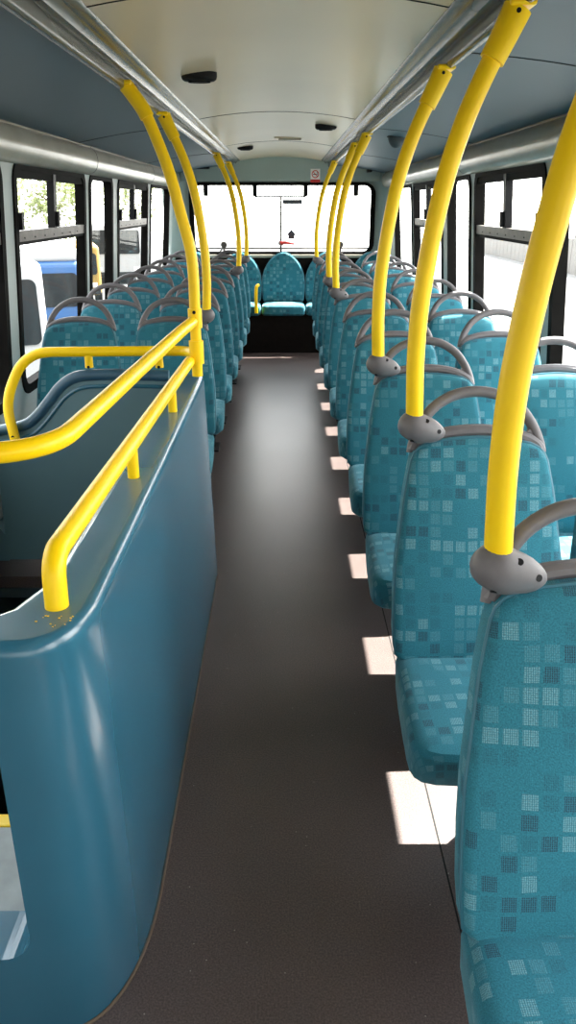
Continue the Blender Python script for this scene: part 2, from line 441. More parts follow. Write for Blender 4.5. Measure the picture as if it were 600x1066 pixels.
# ------------------------------------------------------------------ ceiling
cl = [(CX + .418 * math.sin(t * PI / 24), 0) for t in range(-12, 13)]
def zc(x): return 1.835 - .036 * ((x - CX) / .40) ** 2
xs = [CX - .40 + .8 * i / 16 for i in range(17)]
cpts = [(x, zc(x)) for x in xs] + [(x, zc(x) + .03) for x in reversed(xs)]
tag(MB().profile(cpts, Y0, Y1, closed=True, smooth=True).build('ceiling', 'ceiling'), kind='structure')
for i, y in enumerate((-.4, 1.96, 4.33, 6.25)):
    sp = [(x, zc(x) - .0015) for x in xs] + [(x, zc(x) + .002) for x in reversed(xs)]
    tag(MB().profile(sp, y, y + .006, closed=True).build(f'trim_{4 + i}', 'seam'), kind='structure')
# moulding the poles hang from, and sloping outer panels
for side, sgn in (('left', -1), ('right', 1)):
    X = lambda d: CX + sgn * d
    mo = [(X(.392), 1.803), (X(.400), 1.792), (X(.418), 1.788), (X(.430), 1.780), (X(.436), 1.770), (X(.438), 1.779), (X(.460), 1.776), (X(.462), 1.748),
          (X(.467), 1.739), (X(.476), 1.735), (X(.488), 1.740), (X(.490), 1.755), (X(.490), 1.83), (X(.392), 1.83)]
    tag(MB().profile(mo, Y0, Y1 - .12, closed=True, smooth=True).build('trim_8' if side == 'left' else 'trim_9', 'silver', auto=50), kind='structure')
    xo = XL + .130 if side == 'left' else XR - .130
    n = 10; op = []
    for i in range(n + 1):
        t = i / n; x = X(.482) + (xo - X(.482)) * t
        op.append((x, 1.762 - .071 * t + .010 * math.sin(PI * t)))
    op2 = op + [(x, z + .05) for x, z in reversed(op)]
    tag(MB().profile(op2, Y0, Y1, closed=True, smooth=True).build('ceiling_panel_' + side, 'outer'), kind='structure')
    for y in ((.35, 1.75, 4.30, 6.4) if side == 'left' else (.2, 2.25, 4.35, 6.4)):
        sm = [(x, z - .0015) for x, z in op] + [(x, z + .002) for x, z in reversed(op)]
        tag(MB().profile(sm, y, y + .005, closed=True).build('ceiling_panel_joint', 'seam'), kind='structure')
# outer roof skin
rf = [(XL - .03, 1.69)] + [(CX + 1.17 * math.cos(math.radians(a)), 1.78 + .14 * math.sin(math.radians(a))) for a in range(180, -1, -12)] + [(XR + .03, 1.69)]
tag(MB().profile(rf, Y0 - .1, Y1 + .1, smooth=True).build('roof', 'wall'), kind='structure')

# ------------------------------------------------------------------ rear wall + window
ry0, ry1, rz0, rz1 = -.955, .915, .925, 1.605
rear = plate([(XL - .05, -.05), (XR + .05, -.05), (XR + .05, 1.9), (XL - .05, 1.9)], [rrect(ry0 + .01, rz0 + .01, ry1 - .01, rz1 - .01, .10)], .016)
tag(rear.map(lambda u, v, w: (u, Y1 + .008 + w, v)).build('wall_rear', 'rear'), kind='structure')
# domed upper panel and rounded corners of the rear
hd = MB(); n = 12; pts = []
def rear_pad():
    mb = plate([(-1.02, 1.615), (.95, 1.615), (.95, 1.70)] + [(CX + .93 * math.cos(math.radians(a)), 1.70 + .135 * math.sin(math.radians(a))) for a in range(5, 176, 9)] + [(-1.02, 1.70)], (), .05)
    return mb.map(lambda u, v, w: (u, Y1 - .02 + w, v))
tag(rear_pad().build('trim_10', 'rear'), kind='structure')
for side, sgn, xf in (('left', -1, xl), ('right', 1, xr)):
    pts = []
    for i in range(9):
        a = math.radians(90 * i / 8)
        pts.append((i, a))
    mb = MB(); v = []; f = []
    for j in range(5):
        z = .0 + 1.80 * j / 4
        for i, a in pts:
            x = xf(z) - sgn * .15 + sgn * .15 * math.cos(a) * 1.0
            y = Y1 - .15 + .15 * math.sin(a)
            v.append((x + sgn * .004, y, z))
    for j in range(4):
        for i in range(8): f.append((j * 9 + i, j * 9 + i + 1, (j + 1) * 9 + i + 1, (j + 1) * 9 + i))
    mb.add(v, f); tag(mb.build('trim_11' if side == 'left' else 'trim_12', 'rear'), kind='structure')
rw = tag(empty('window_17', (CX, Y1, 1.26)), kind='structure')
def rl(mb): return mb.map(lambda x, y, z: (x - rw.location.x, y - rw.location.y, z - rw.location.z))
fr = plate(rrect(ry0, rz0, ry1, rz1, .11), [rrect(ry0 + .048, rz0 + .028, ry1 - .048, rz1 - .030, .065)], .036)
rl(fr.map(lambda u, v, w: (u, Y1 - .008 + w, v))).build('frame', 'rubber', rw)
g = plate(rrect(ry0 + .03, rz0 + .02, ry1 - .03, rz1 - .03, .08), (), .006)
rl(g.map(lambda u, v, w: (u, Y1 + .012 + w, v))).build('glass', 'glass', rw)
for x in (-.782, -.293, .213, .715):
    rl(MB().box((x - .024, Y1 - .045, 1.478), (x + .024, Y1 - .005, 1.582), .006)).build('hinge_tab', 'black', rw)
rl(MB().tube([(-.035, Y1 - .004, .95), (-.035, Y1 - .004, 1.49)], .0095, 8)).build('release_rod', 'black', rw)
rl(MB().tube([(-.30, Y1 - .004, 1.475), (.22, Y1 - .004, 1.475)], .0075, 8)).build('cross_rod', 'black', rw)
rl(MB().tube([(-.90, Y1 - .01, .985), (.86, Y1 - .01, .985)], .0075, 8)).build('lower_rod', 'alu', rw)
h1 = rl(MB().tube([(-.035, Y1 - .02, 1.035), (.0, Y1 - .035, 1.042), (.045, Y1 - .04, 1.036), (.10, Y1 - .035, 1.028)], [.020, .016, .011, .008], 10)).build('release_handle', 'red', rw)
rl(MB().tube([(-.035, Y1 - .0, 1.035), (-.035, Y1 - .028, 1.035)], .026, 14)).build('handle_boss', 'steel', rw)
for x in (-.615, .572):
    mb = MB().tube([(x, Y1 - .03, .93), (x, Y1 - .03, 1.0)], .012, 10)
    mb.tube([(x, Y1 - .05, 1.02), (x, Y1 - .01, 1.02)], .032, 14); mb.tube([(x - .01, Y1 - .03, 1.0), (x - .04, Y1 - .03, .955)], .008, 8)
    rl(mb).build('sill_catch', 'alu', rw)
# stickers on the rear glass and wall
st = plate([(-.035, .0), (.035, .0), (.035, .035), (.052, .035), (.0, .092), (-.052, .035), (-.035, .035)], (), .003)
tag(st.map(lambda u, v, w: (.072 + u, Y1 + .006 + w, 1.075 + v)).build('window_sticker', 'sticker'), 'dark arrow-shaped sticker low on the rear window beside the red handle', 'sticker')
tag(MB().box((-.015, Y1 + .004, 1.405), (.178, Y1 + .008, 1.447)).build('window_sticker', 'sticker'), 'long thin dark grey sticker near the top of the rear window', 'sticker')
sg = tag(empty('no_smoking_sign', (.307, Y1 - .046, 1.665)), 'small square white no smoking sign with red strip above the rear window', 'sign')
MB().box((-.047, -.002, -.034), (.047, .002, .062)).build('plate', 'white', sg)
MB().loop_tube([(.032 * math.cos(2 * PI * i / 28), -.003, .014 + .032 * math.sin(2 * PI * i / 28)) for i in range(28)], .0045, 6).build('red_ring', 'red', sg)
MB().tube([(-.022, -.003, .036), (.022, -.003, -.008)], .0035, 6).build('red_slash', 'red', sg)
cg = MB().box((-.022, -.0035, .009), (.010, -.002, .016)); cg.box((.013, -.0035, .009), (.020, -.002, .016)); cg.tube([(.018, -.0026, .018), (.022, -.0026, .026), (.016, -.0026, .033)], .002, 6)
cg.build('cigarette_symbol', 'black', sg)
MB().box((-.047, -.0025, -.060), (.047, .002, -.034)).build('red_strip', 'red', sg)
# dark shelf and panel below the rear window
tag(MB().box((XL + .03, Y1 - .05, .0), (XR - .03, Y1 - .004, .895)).build('trim_13', 'dark'), kind='structure')
tag(MB().box((XL + .06, Y1 - .06, .896), (XR - .05, Y1 - .002, .926), .006).build('trim_14', 'cornice'), kind='structure')

# ------------------------------------------------------------------ front wall (behind the camera)
fw_ = plate([(XL - .05, -.05), (XR + .05, -.05), (XR + .05, 1.9), (XL - .05, 1.9)], [rrect(XL + .09, .42, XR - .09, 1.68, .12)], .05)
tag(fw_.map(lambda u, v, w: (u, Y0 - .025 + w, v)).build('wall_front', 'rear'), kind='structure')
fwin = tag(empty('window_18', (CX, Y0 - .02, 1.08)), kind='structure')
fr = plate(rrect(XL + .08, .41, XR - .08, 1.69, .13), [rrect(XL + .12, .45, XR - .12, 1.65, .09)], .055)
fr.map(lambda u, v, w: (u - CX, w, v - 1.08)).build('frame', 'rubber', fwin)
g = plate(rrect(XL + .10, .43, XR - .10, 1.67, .10), (), .006)
g.map(lambda u, v, w: (u - CX, w, v - 1.08)).build('glass', 'glass', fwin)

# ------------------------------------------------------------------ seats
T = .062; K = .352
HW = [(.440, .150), (.443, .172), (.458, .188), (.50, .191), (.58, .190), (.65, .186), (.73, .176), (.80, .167), (.84, .159), (.868, .153), (.884, .146), (.896, .134), (.905, .114), (.911, .080), (.915, .04)]
OUT = [(h_, z) for z, h_ in HW] + [(0, .9165)] + [(-h_, z) for z, h_ in reversed(HW)]
def by(z): return K * (z - .46)
def make_seat():
    r = empty('bus_seat')
    b = pad(OUT, T, .012, lambda a, z, d: (a, by(z) + T - d, z), .016).build('backrest', 'fabric', r)
    MB().loop_tube([(a * .995, by(z) + .014, z) for a, z in OUT], .0032, 6).build('piping', 'piping', b)
    big = [(a * .955, z + (.003 if z > .8 else .006)) for a, z in OUT]
    pad(big, .03, .01, lambda a, z, d: (a, by(z) + T - .012 + d, z), .012).build('back_shell', 'grey', r)
    # grab handle: hoop over the top plus the bar along the top of the shell
    ho = []
    yb = lambda z: by(z) + T * .62 + .008
    for x, z in [(-.147, .876), (-.143, .897), (-.128, .933), (-.100, .970), (-.060, .995), (-.02, 1.005), (.02, 1.005), (.060, .995), (.100, .970), (.128, .933), (.143, .897), (.147, .876)]:
        ho.append((x, yb(z), z))
    hd = MB().tube(smooth_path(ho, 4), .0125, 12)
    ba = [(x, yb(z) - .006, z) for x, z in [(-.143, .881), (-.136, .893), (-.115, .906), (-.08, .917), (-.04, .923), (0, .925), (.04, .923), (.08, .917), (.115, .906), (.136, .893), (.143, .881)]]
    hd.tube(smooth_path(ba, 3), .0145, 10)
    for q in (-1, 1):          # webs where hoop and bar run together at the shoulders
        w = plate([(q * .147, .868), (q * .145, .893), (q * .126, .936), (q * .118, .925), (q * .112, .906), (q * .132, .895)], (), .016)
        hd.f += [tuple(len(hd.v) + i for i in f) for f in w.f]; hd.sm += w.sm
        hd.uv += w.uv; hd.v += [(u, yb(v) + ww, v) for u, v, ww in w.v]
    hd.build('grab_handle', 'grey', r)
    # cushion
    co = [(.150, .05), (.184, .035), (.190, -.05), (.194, -.15), (.197, -.25), (.196, -.29), (.190, -.315), (.176, -.333), (.150, -.343), (.10, -.347), (.05, -.348)]
    co = co + [(0, -.348)] + [(-a, y) for a, y in reversed(co)]
    def cm(a, y, d):
        lean = .055 * (1 - min(d, .12) / .12) if y < -.1 else 0
        k = max(0, (-y - .1) / .25)
        return (a * (1 - .04 * (1 - min(d, .12) / .12)), y + lean * k, .336 + d + .004 * k)
    cu = pad(co, .118, .010, cm, .034).build('cushion', 'fabric', r)
    pn = MB().box((-.15, -.20, .300), (.15, .06, .338), .012); pn.build('seat_pan', 'black', r)
    lg = MB().tube([(.05, -.02, .30), (.05, -.02, .006)], .021, 12); lg.box((.005, -.11, 0), (.095, .07, .010), .003)
    lg.tube([(.05, .03, .30), (.05, .06, .42), (.05, .11, .52)], .014, 8)
    lg.build('pedestal_leg', 'black', r)
    return r
seat = make_seat()
ORD = ['first', 'second', 'third', 'fourth', 'fifth', 'sixth', 'seventh', 'eighth', 'ninth', 'tenth']
RY = [.770, 1.480, 2.185, 2.868, 3.554, 4.240, 4.930, 5.598, 6.282, 6.953]
LY = [3.300, 3.960, 4.595, 5.235, 5.860, 6.490, 7.110]
first = True
for side, ys in (('right', RY), ('left', LY)):
    for col in ('aisle', 'window'):
        x = {('right', 'aisle'): .436, ('right', 'window'): .842, ('left', 'aisle'): -.498, ('left', 'window'): -.910}[(side, col)]
        for i, y in enumerate(ys):
            s = seat if first else copy_tree(seat); first = False
            s.location = (x, y, 0)
            if side == 'right':
                lab = f"teal checked {col} seat on the right, {ORD[i]} from the front" + (", under a yellow pole" if col == 'aisle' and i in (0, 1, 2, 5, 6, 9) else "")
            else:
                lab = f"teal checked {col} seat on the left, {ORD[i]} behind the stair partition"
            tag(s, lab, 'seat', f'{side} side {col} seats')

# rear bench
rb = tag(empty('rear_bench', (CX, 8.105, 0)), 'full width rear bench with rounded teal backrests above a black base', 'bench')
eg = [(.47, .185), (.475, .198), (.50, .208), (.58, .216), (.66, .217), (.72, .210), (.78, .193), (.83, .168), (.87, .139), (.905, .104), (.932, .066), (.947, .033)]
eo = [(h_, z) for z, h_ in eg] + [(0, .952)] + [(-h_, z) for z, h_ in reversed(eg)]
for k in range(-2, 3):
    xo = k * .443 + .025
    b = pad(eo, .07, .014, lambda a, z, d: (a * (1 if abs(k) < 2 else .93) + xo, .045 + .13 * (z - .47) + .07 - d, z), .02).build('backrest', 'fabric_small', rb)
    MB().loop_tube([(a * (1 if abs(k) < 2 else .93) + xo, .045 + .13 * (z - .47) + .02, z) for a, z in eo], .0055, 6).build('piping', 'piping', b)
for k in range(-2, 3):
    xo = k * .443 + .025
    hw_ = .217 if abs(k) < 2 else .20
    o = rrect(-hw_, -.275, hw_, .045, .045, 5)
    fwd = -.0 if k else 0
    pad(o, .105, .012, lambda a, y, d: (a + xo, y + fwd, .368 + d), .035).build('seat_cushion', 'fabric_small', rb)
MB().box((XL + .09 - CX, -.245, .0), (XR - .06 - CX, -.22, .377)).build('riser', 'dark', rb)
gh = smooth_path([(-.245, -.292, .40), (-.245, -.295, .55), (-.242, -.295, .63), (-.235, -.28, .655), (-.228, -.25, .66), (-.226, -.18, .655)], 6)
MB().tube(gh, .017, 10).build('grab_rail', 'yellow', rb)

# ------------------------------------------------------------------ yellow poles
def clamp_mb(sgn):
    """grey boss: a big lobe holding the pole and a small one gripping the handle. Local origin: pole axis at boss height"""
    bm = bmesh.new()
    bmesh.ops.create_uvsphere(bm, u_segments=24, v_segments=14, radius=1)
    for q in bm.verts:
        t = (q.co.x + 1) / 2
        r = .0365 + .004 * math.sin(PI * t) - .0125 * t
        neck = 1 - .10 * math.exp(-((t - .6) / .18) ** 2)
        x = -.037 + .107 * t
        q.co = Vector((sgn * x, q.co.y * r * .95 * neck, q.co.z * r * neck * 1.05 - .018 * max(0, t - .2) / .8 - .009))
    for fc in bm.faces: fc.smooth = True
    return bm
def pole(name, x0, y, side, label, idx):
    r = tag(empty(name, (x0, y, .957)), label, 'pole', 'yellow grab poles')
    sgn = 1 if side == 'right' else -1
    prof = [(0, .0), (-.003, .055), (-.006, .13), (-.005, .22), (.001, .295), (.013, .39), (.033, .50), (.060, .592), (.091, .669), (.122, .734), (.141, .776)]
    P = smooth_path([(sgn * a, 0, z) for a, z in prof], 6)
    MB().tube(P, .0188, 18).build('tube', 'yellow', r)
    top = [p for p in P if p.z > .690]
    MB().tube(top[:-1] + [P[-1]], [.0240 + .0035 * i / len(top) for i in range(len(top))], 18).build('top_sleeve', 'yellow', r)
    d = (P[-1] - P[-3]).normalized(); e = P[-1]
    fl_ = MB().box((-.024, -.030, -.006), (.024, .030, .006), .004)
    fl_.map(lambda x, yy, z: (e.x + x + sgn * .004, e.y + yy, e.z + z + .006)); fl_.build('flange', 'yellow', r)
    sc_ = MB().tube([(e.x - sgn * .004, -.0225, e.z - .008), (e.x - sgn * .004, -.027, e.z - .008)], .0045, 10); sc_.build('screw', 'black', r)
    c = MB(); c.bm(clamp_mb(sgn), smooth=True); co_ = c.build('seat_clamp', 'grey', r, auto=80)
    for (hx, hz, hy) in ((.024, .006, 0), (.052, -.018, 0), (-.006, -.040, 0)):
        dirv = Vector((0, -1, .25 if hz > -.02 else -.55)).normalized()
        t = (hx + .037) / .107; ux = 2 * t - 1; rr = (.0365 + .004 * math.sin(PI * t) - .0125 * t) * (1 - .10 * math.exp(-((t - .6) / .18) ** 2))
        uz = (hz + .009 + .018 * max(0, t - .2) / .8) / (rr * 1.05); uy = -math.sqrt(max(.02, 1 - ux * ux - uz * uz))
        dirv = Vector((sgn * ux * .4, uy, uz)).normalized()
        a = Vector((sgn * hx, uy * rr * .95, hz)); MB().tube([a - dirv * .004, a + dirv * .0007], .0050, 12).build('screw_hole', 'black', co_)
    return r
dn = {0: 'thick yellow pole nearest the viewer, above the first right-hand seat', 1: 'yellow pole rising from the second right-hand aisle seat', 2: 'yellow pole rising from the third right-hand aisle seat',
      5: 'yellow pole on the sixth right-hand aisle seat, rightmost of three close together', 6: 'yellow pole on the seventh right-hand aisle seat, middle of three close together', 9: 'thin far yellow pole on the last right-hand aisle seat before the bench'}
for i, lab in dn.items(): pole('grab_pole', .286, RY[i] + .163, 'right', lab, i)
for i, lab in {0: 'yellow pole rising from the first left-hand seat behind the stair partition', 4: 'yellow pole on the fifth left-hand aisle seat, before the rear window', 6: 'thin yellow pole on the last left-hand aisle seat beside the bench'}.items():
    pole('grab_pole', -.343, LY[i] + .163, 'left', lab, i)
# pole at the stair corner
sp_ = tag(empty('grab_pole', (-.318, 2.74, .83)), 'yellow pole at the stair partition corner where the handrails meet', 'pole', 'yellow grab poles')
prof = [(.006, .0), (.006, .08), (.006, .20), (.007, .33), (0, .43), (-.026, .54), (-.052, .65), (-.086, .75), (-.124, .84), (-.158, .89), (-.180, .918)]
P = smooth_path([(a, 0, z) for a, z in prof], 6)
MB().tube(P, .0190, 18).build('tube', 'yellow', sp_)
top = [p for p in P if p.z > .825]; MB().tube(top, .0232, 18).build('top_sleeve', 'yellow', sp_)
e = P[-1]; MB().box((e.x - .03, -.032, e.z - .002), (e.x + .022, .032, e.z + .012), .004).build('flange', 'yellow', sp_)
MB().tube([(.006, 0, .045), (.006, 0, .125)], .0255, 18).build('lower_sleeve', 'yellow', sp_)
MB().tube([(.006, 0, .170), (.006, 0, .235)], .0245, 18).build('tee_sleeve', 'yellow', sp_)
MB().tube([(.006, -.018, .225), (.006, -.0265, .225)], .006, 10).build('screw', 'black', sp_)

# handrails of the stair partition
HZ = .812
r1 = tag(empty('handrail', (-.355, 1.08, HZ)), 'low yellow handrail on short posts along the blue partition top', 'handrail')
P = fillet([(-.360, 1.072, HZ - .004), (-.362, 1.085, .893), (-.336, 2.716, .886)], .075, 10)
loc = lambda pts: [(p[0] + .355, p[1] - 1.08, p[2] - HZ) for p in pts]
MB().tube(loc(P), .0188, 18).build('rail', 'yellow', r1)
for y in (1.690, 2.300):
    x = -.360 + .024 * (y - 1.08) / 1.66
    MB().tube(loc([(x, y, HZ - .002), (x, y, .882)]), .0135, 14).build('post', 'yellow', r1)
r2 = tag(empty('handrail', (-.36, 1.3, 1.0)), 'high yellow handrail sloping across the stairwell and bending to the left', 'handrail')
P = fillet([(-.320, 2.714, 1.022), (-.336, 2.55, 1.018), (-.412, 1.275, 1.0), (-1.03, 1.255, 1.0), (-1.05, 1.0, .985), (-1.05, 1.0, .814)], .14, 12)
MB().tube([(p[0] + .36, p[1] - 1.3, p[2] - 1.0) for p in P], .0192, 18).build('rail', 'yellow', r2)
MB().tube([(-1.05 + .36, -.3, -.187), (-1.05 + .36, -.3, -.178)], .034, 16).build('foot_flange', 'yellow', r2)
r3 = tag(empty('handrail', (-.7, 2.84, .83)), 'yellow handrail across the partition back, curving down by the left window', 'handrail')
P = fillet([(-.325, 2.765, .902), (-.36, 2.84, .902), (-.955, 2.84, .897), (-1.035, 2.80, .72), (-1.005, 2.765, .585)], .13, 12)
MB().tube([(p[0] + .7, p[1] - 2.84, p[2] - .83) for p in P], .0185, 18).build('rail', 'yellow', r3)
for x in (-.463, -.722):
    MB().tube([(x + .7, 0, .011), (x + .7, 0, .068)], .015, 14).build('post', 'yellow', r3)
    MB().tube([(x + .7, -.0135, .015), (x + .7, -.0165, .015)], .0055, 10).build('screw', 'black', r3)
MB().tube([(-1.008 + .7, -.085, .60 - .83), (-1.008 + .7, -.090, .60 - .83)], .006, 10).build('screw', 'black', r3)

# ------------------------------------------------------------------ stair partition
def arcp(cx, cy, r, a0, a1, n=8): return arc(cx, cy, r, a0, a1, n)
plan = [(-1.12, 1.05), (-.452, 1.05), (-.436, 1.068), (-.408, 1.155), (-.402, 1.19), (-.402, 2.875)]
plan += arcp(-.335, 2.815, .06, 90, 0, 6) if False else [(-.325, 2.875)] + arcp(-.325, 2.825, .05, 80, 0, 5)
ys = [2.6, 2.3, 2.0, 1.7, 1.4, 1.2]
def sarc(cx, cy, rx, ry, e, n):
    out = []
    for i in range(n + 1):
        a = math.pi / 2 * (i / n) ** 1.15
        out.append((cx + rx * abs(math.cos(a)) ** (2 / e), cy - ry * abs(math.sin(a)) ** (2 / e)))
    return out
NEAR = sarc(-.430, 1.290, .155, .34, 2.5, 28)
plan += [(-.275, y) for y in ys[:-1]] + NEAR + [(-.6, .95), (-.85, .95), (-1.12, .95)]
NTOP = sarc(-.412, 1.130, .113, .18, 2.6, 28)
k0 = plan.index(NEAR[0])
top_plan = []
for i, p in enumerate(plan):
    if k0 <= i < k0 + len(NEAR): top_plan.append(NTOP[i - k0])
    elif p[0] > -.39: top_plan.append((p[0] - .024 * min(1, (p[0] + .39) / .06), p[1]))
    else: top_plan.append(p)
def ring(u, inset, z):
    Q = [Vector((a[0] * (1 - u) + b[0] * u, a[1] * (1 - u) + b[1] * u)) for a, b in zip(plan, top_plan)]
    m = len(Q); out = []
    for i in range(m):
        e = (Q[(i + 1) % m] - Q[i - 1]).normalized()
        q = Q[i] - Vector((-e.y, e.x)) * inset * SG
        out.append((q.x, q.y, z))
    return out
SG = 1 if sum(plan[i][0] * plan[(i + 1) % len(plan)][1] - plan[(i + 1) % len(plan)][0] * plan[i][1] for i in range(len(plan))) < 0 else -1
lev = [(0, 0, 0), (.05, 0, .04), (.25, 0, .2), (.45, 0, .36), (.65, 0, .52), (.85, 0, .68), (.96, 0, .77), (.985, 0, .790), (.99, .0012, .797), (.995, .004, .8035), (1, .0085, .8085), (1, .014, .8115), (1, .020, HZ)]
sh = MB(); v = []; f = []; n = len(plan)
for u, ins, z in lev: v += ring(u, ins, z)
for j in range(len(lev) - 1):
    for i in range(n): f.append((j * n + i, j * n + (i + 1) % n, (j + 1) * n + (i + 1) % n, (j + 1) * n + i))
sh.add(v, f)
sh.f += [tuple(range(n)), tuple((len(lev) - 1) * n + i for i in range(n))]; sh.sm += [False, False]
stairp = tag(empty('stair_partition', (-.4, 1.9, 0)), 'glossy blue moulded stair partition beside the aisle on the left', 'partition')
body = sh.build('body', 'blue', stairp, auto=60)
cut = plate(rrect(-1.06, .185, -.437, .70, .055, 8), (), .3)
co_ = cut.map(lambda u, v, w: (u, 1.0 + w, v)).build('cutter', 'blue')
body.parent = None
md = body.modifiers.new('b', 'BOOLEAN'); md.object = co_; md.operation = 'DIFFERENCE'; md.solver = 'EXACT'
bpy.context.view_layer.update()
dg = bpy.context.evaluated_depsgraph_get()
nm = bpy.data.meshes.new_from_object(body.evaluated_get(dg))
body.modifiers.clear(); body.data = nm
for q in nm.vertices: q.co -= Vector((-.4, 1.9, 0))
body.parent = stairp
bpy.data.objects.remove(co_)
fk = MB(); rnd = random.Random(5)
for k in range(14):
    x, y = -.345 + rnd.uniform(-.035, .02), 1.025 + rnd.uniform(-.018, .018)
    a = rnd.uniform(.0006, .0017); fk.box((x + .4 - a, y - 1.9 - a * .7, HZ - .0005), (x + .4 + a, y - 1.9 + a * .7, HZ + .0006))
tag(fk.build('paint_flecks', 'yellow', stairp), 'yellow paint flecks')
# rolled edge strip at the floor
kp = [(p[0] + .006, p[1]) for p in plan if p[0] > -.3 or p[1] < 1.0]
MB().tube([(p[0] + .4, p[1] - 1.9 , .002) for p in [(-.273, 2.8)] + [(p[0] + .002, p[1] - .002) for p in NEAR] + [(-1.1, .948)]], .0035, 8).build('floor_bead', 'bead', stairp)

# rear panel of the stairwell with its rolled navy edge
bp_ = tag(empty('stairwell_panel', (-.75, 2.83, 0)), 'slate grey panel closing the stairwell, with a rolled navy edge', 'panel')
edge = [(-.395, .812), (-.55, .815), (-.70, .815)]
edge = [(p.x, p.y) for p in smooth_path([(-.428, .812, 0), (-.55, .816, 0), (-.70, .816, 0), (-.775, .806, 0), (-.83, .772, 0), (-.875, .722, 0), (-.93, .662, 0), (-.985, .625, 0), (-1.10, .60, 0)], 6)]
poly = edge + [(-1.12, .07), (-.428, .07)]
pl = plate(poly, (), .03); pl.map(lambda u, v, w: (u + .75, w, v)).build('face', 'slate', bp_)
MB().tube([(x + .75, -.004, z) for x, z in edge], .022, 12).build('rolled_edge', 'navy', bp_)
MB().tube([(x * 1.0 + .75 + .012, -.012, z - .040) for x, z in edge], .009, 8).build('inner_bead', 'blue', bp_)
# staircase going down towards the rear
stc = tag(empty('staircase', (-.78, 1.3, 0)), 'narrow staircase with pale treads and yellow nosings dropping behind the partition', 'stairs')
for k in range(6):
    y0 = 1.075 + (0 if k == 0 else .40 + (k - 1) * .22); y1 = 1.475 if k == 0 else y0 + .22; xa = -.46 if k == 0 else -.42
    z = -.0 - .22 * k
    tr_ = MB().box((-1.15, y0, z - .035), (xa, y1, z + (.002 if k == 0 else 0)), .004).map(lambda x, y, zz: (x + .78, y - 1.3, zz)).build('tread', 'tread', stc)
    MB().box((-1.15, y1 - .03, z - .036), (xa, y1 + .012, z + .006), .005).map(lambda x, y, zz: (x + .78, y - 1.3, zz)).build('nosing', 'yellow', tr_)
    MB().box((-1.15, y1 - .02, z - .22), (xa, y1 - .005, z - .034)).map(lambda x, y, zz: (x + .78, y - 1.3, zz)).build('riser', 'well', stc)
# dark lining of the stairwell below the deck
wl = MB()
wl.box((-1.20, 1.39, -1.9), (-1.17, 3.45, -.05)); wl.box((-.405, 1.39, -1.9), (-.375, 3.45, -.05)); wl.box((-1.20, 3.42, -1.9), (-.375, 3.45, -.05))
wl.box((-1.20, 1.02, -1.93), (-.375, 3.45, -1.9)); wl.box((-1.20, 2.79, -.09), (-.375, 3.45, -.05)); wl.box((-1.20, 1.02, -1.9), (-.375, 1.05, -.05))
wl.box((-1.20, 1.02, -1.9), (-1.17, 1.40, -.05)); wl.box((-.405, 1.02, -1.9), (-.375, 1.40, -.05))
tag(wl.build('wall_stairwell', 'well'), kind='structure')

# ------------------------------------------------------------------ ceiling fittings
def oval(x, y, lab, r=.062):
    o = tag(empty('ceiling_light', (x, y, zc(x))), lab, 'ceiling fitting', 'oval ceiling fittings')
    b = MB(); v = []; f = []
    n = 28
    rings = [(1.0, .004), (1.0, -.010), (.96, -.018), (.84, -.023), (.5, -.025)]
    for s, z in rings:
        for i in range(n):
            a = 2 * PI * i / n
            v.append((r * s * math.copysign(abs(math.cos(a)) ** .8, math.cos(a)), .036 * s * math.sin(a), z))
    for j in range(len(rings) - 1):
        for i in range(n): f.append((j * n + i, j * n + (i + 1) % n, (j + 1) * n + (i + 1) % n, (j + 1) * n + i))
    f.append(tuple((len(rings) - 1) * n + i for i in range(n)))
    b.add(v, f); b.build('housing', 'black', o)
    MB().loop_tube([(r * .62 * math.cos(2 * PI * i / 20), .020 * math.sin(2 * PI * i / 20), -.0245) for i in range(20)], .003, 6).build('bezel', 'rubber', o)
oval(-.294, 3.03, 'black oval ceiling fitting nearest the viewer, left of centre')
oval(.237, 4.86, 'black oval ceiling fitting midway along the ceiling, right of centre')
oval(-.303, 6.60, 'small far black oval ceiling fitting, left of centre')
hp = tag(empty('ceiling_hatch', (.04, 5.95, zc(.04))), 'flush pale hatch handle in the rear part of the ceiling', 'hatch')
MB().box((-.11, -.05, -.006), (.11, .05, .004), .004).build('plate', 'ceiling', hp)
MB().box((-.08, -.012, -.016), (.08, .012, -.006), .005).build('handle', 'cornice', hp)
dm = tag(empty('dome_speaker', (.625, 4.72, 1.752)), 'round dark dome on the right sloping ceiling panel', 'dome')
v = []; f = []
for j in range(6):
    a = math.radians(j * 15); 
    for i in range(24):
        v.append((.050 * math.cos(a) * math.cos(2 * PI * i / 24), .050 * math.cos(a) * math.sin(2 * PI * i / 24), -.062 * math.sin(a)))
for j in range(5):
    for i in range(24): f.append((j * 24 + i, j * 24 + (i + 1) % 24, (j + 1) * 24 + (i + 1) % 24, (j + 1) * 24 + i))
f.append(tuple(5 * 24 + i for i in range(24)))
MB().add(v, f).build('dome', 'well', dm)
MB().loop_tube([(.050 * math.cos(2 * PI * i / 24), .050 * math.sin(2 * PI * i / 24), 0) for i in range(24)], .007, 8).build('rim', 'black', dm)
for x, z, lab in ((-.80, 1.745, 'small black box fitting high in the rear left corner'), (.835, 1.715, 'small black round fitting high in the rear right corner')):
    o = tag(empty('wall_fitting', (x, Y1 - .10, z)), lab, 'fitting')
    MB().box((-.07 if x < 0 else -.025, -.03, -.022), (.07 if x < 0 else .025, .06, .022), .010, 3).build('body', 'black', o)
    MB().tube([(0, -.03, 0), (0, -.036, 0)], .012, 12).build('lens', 'rubber', o)

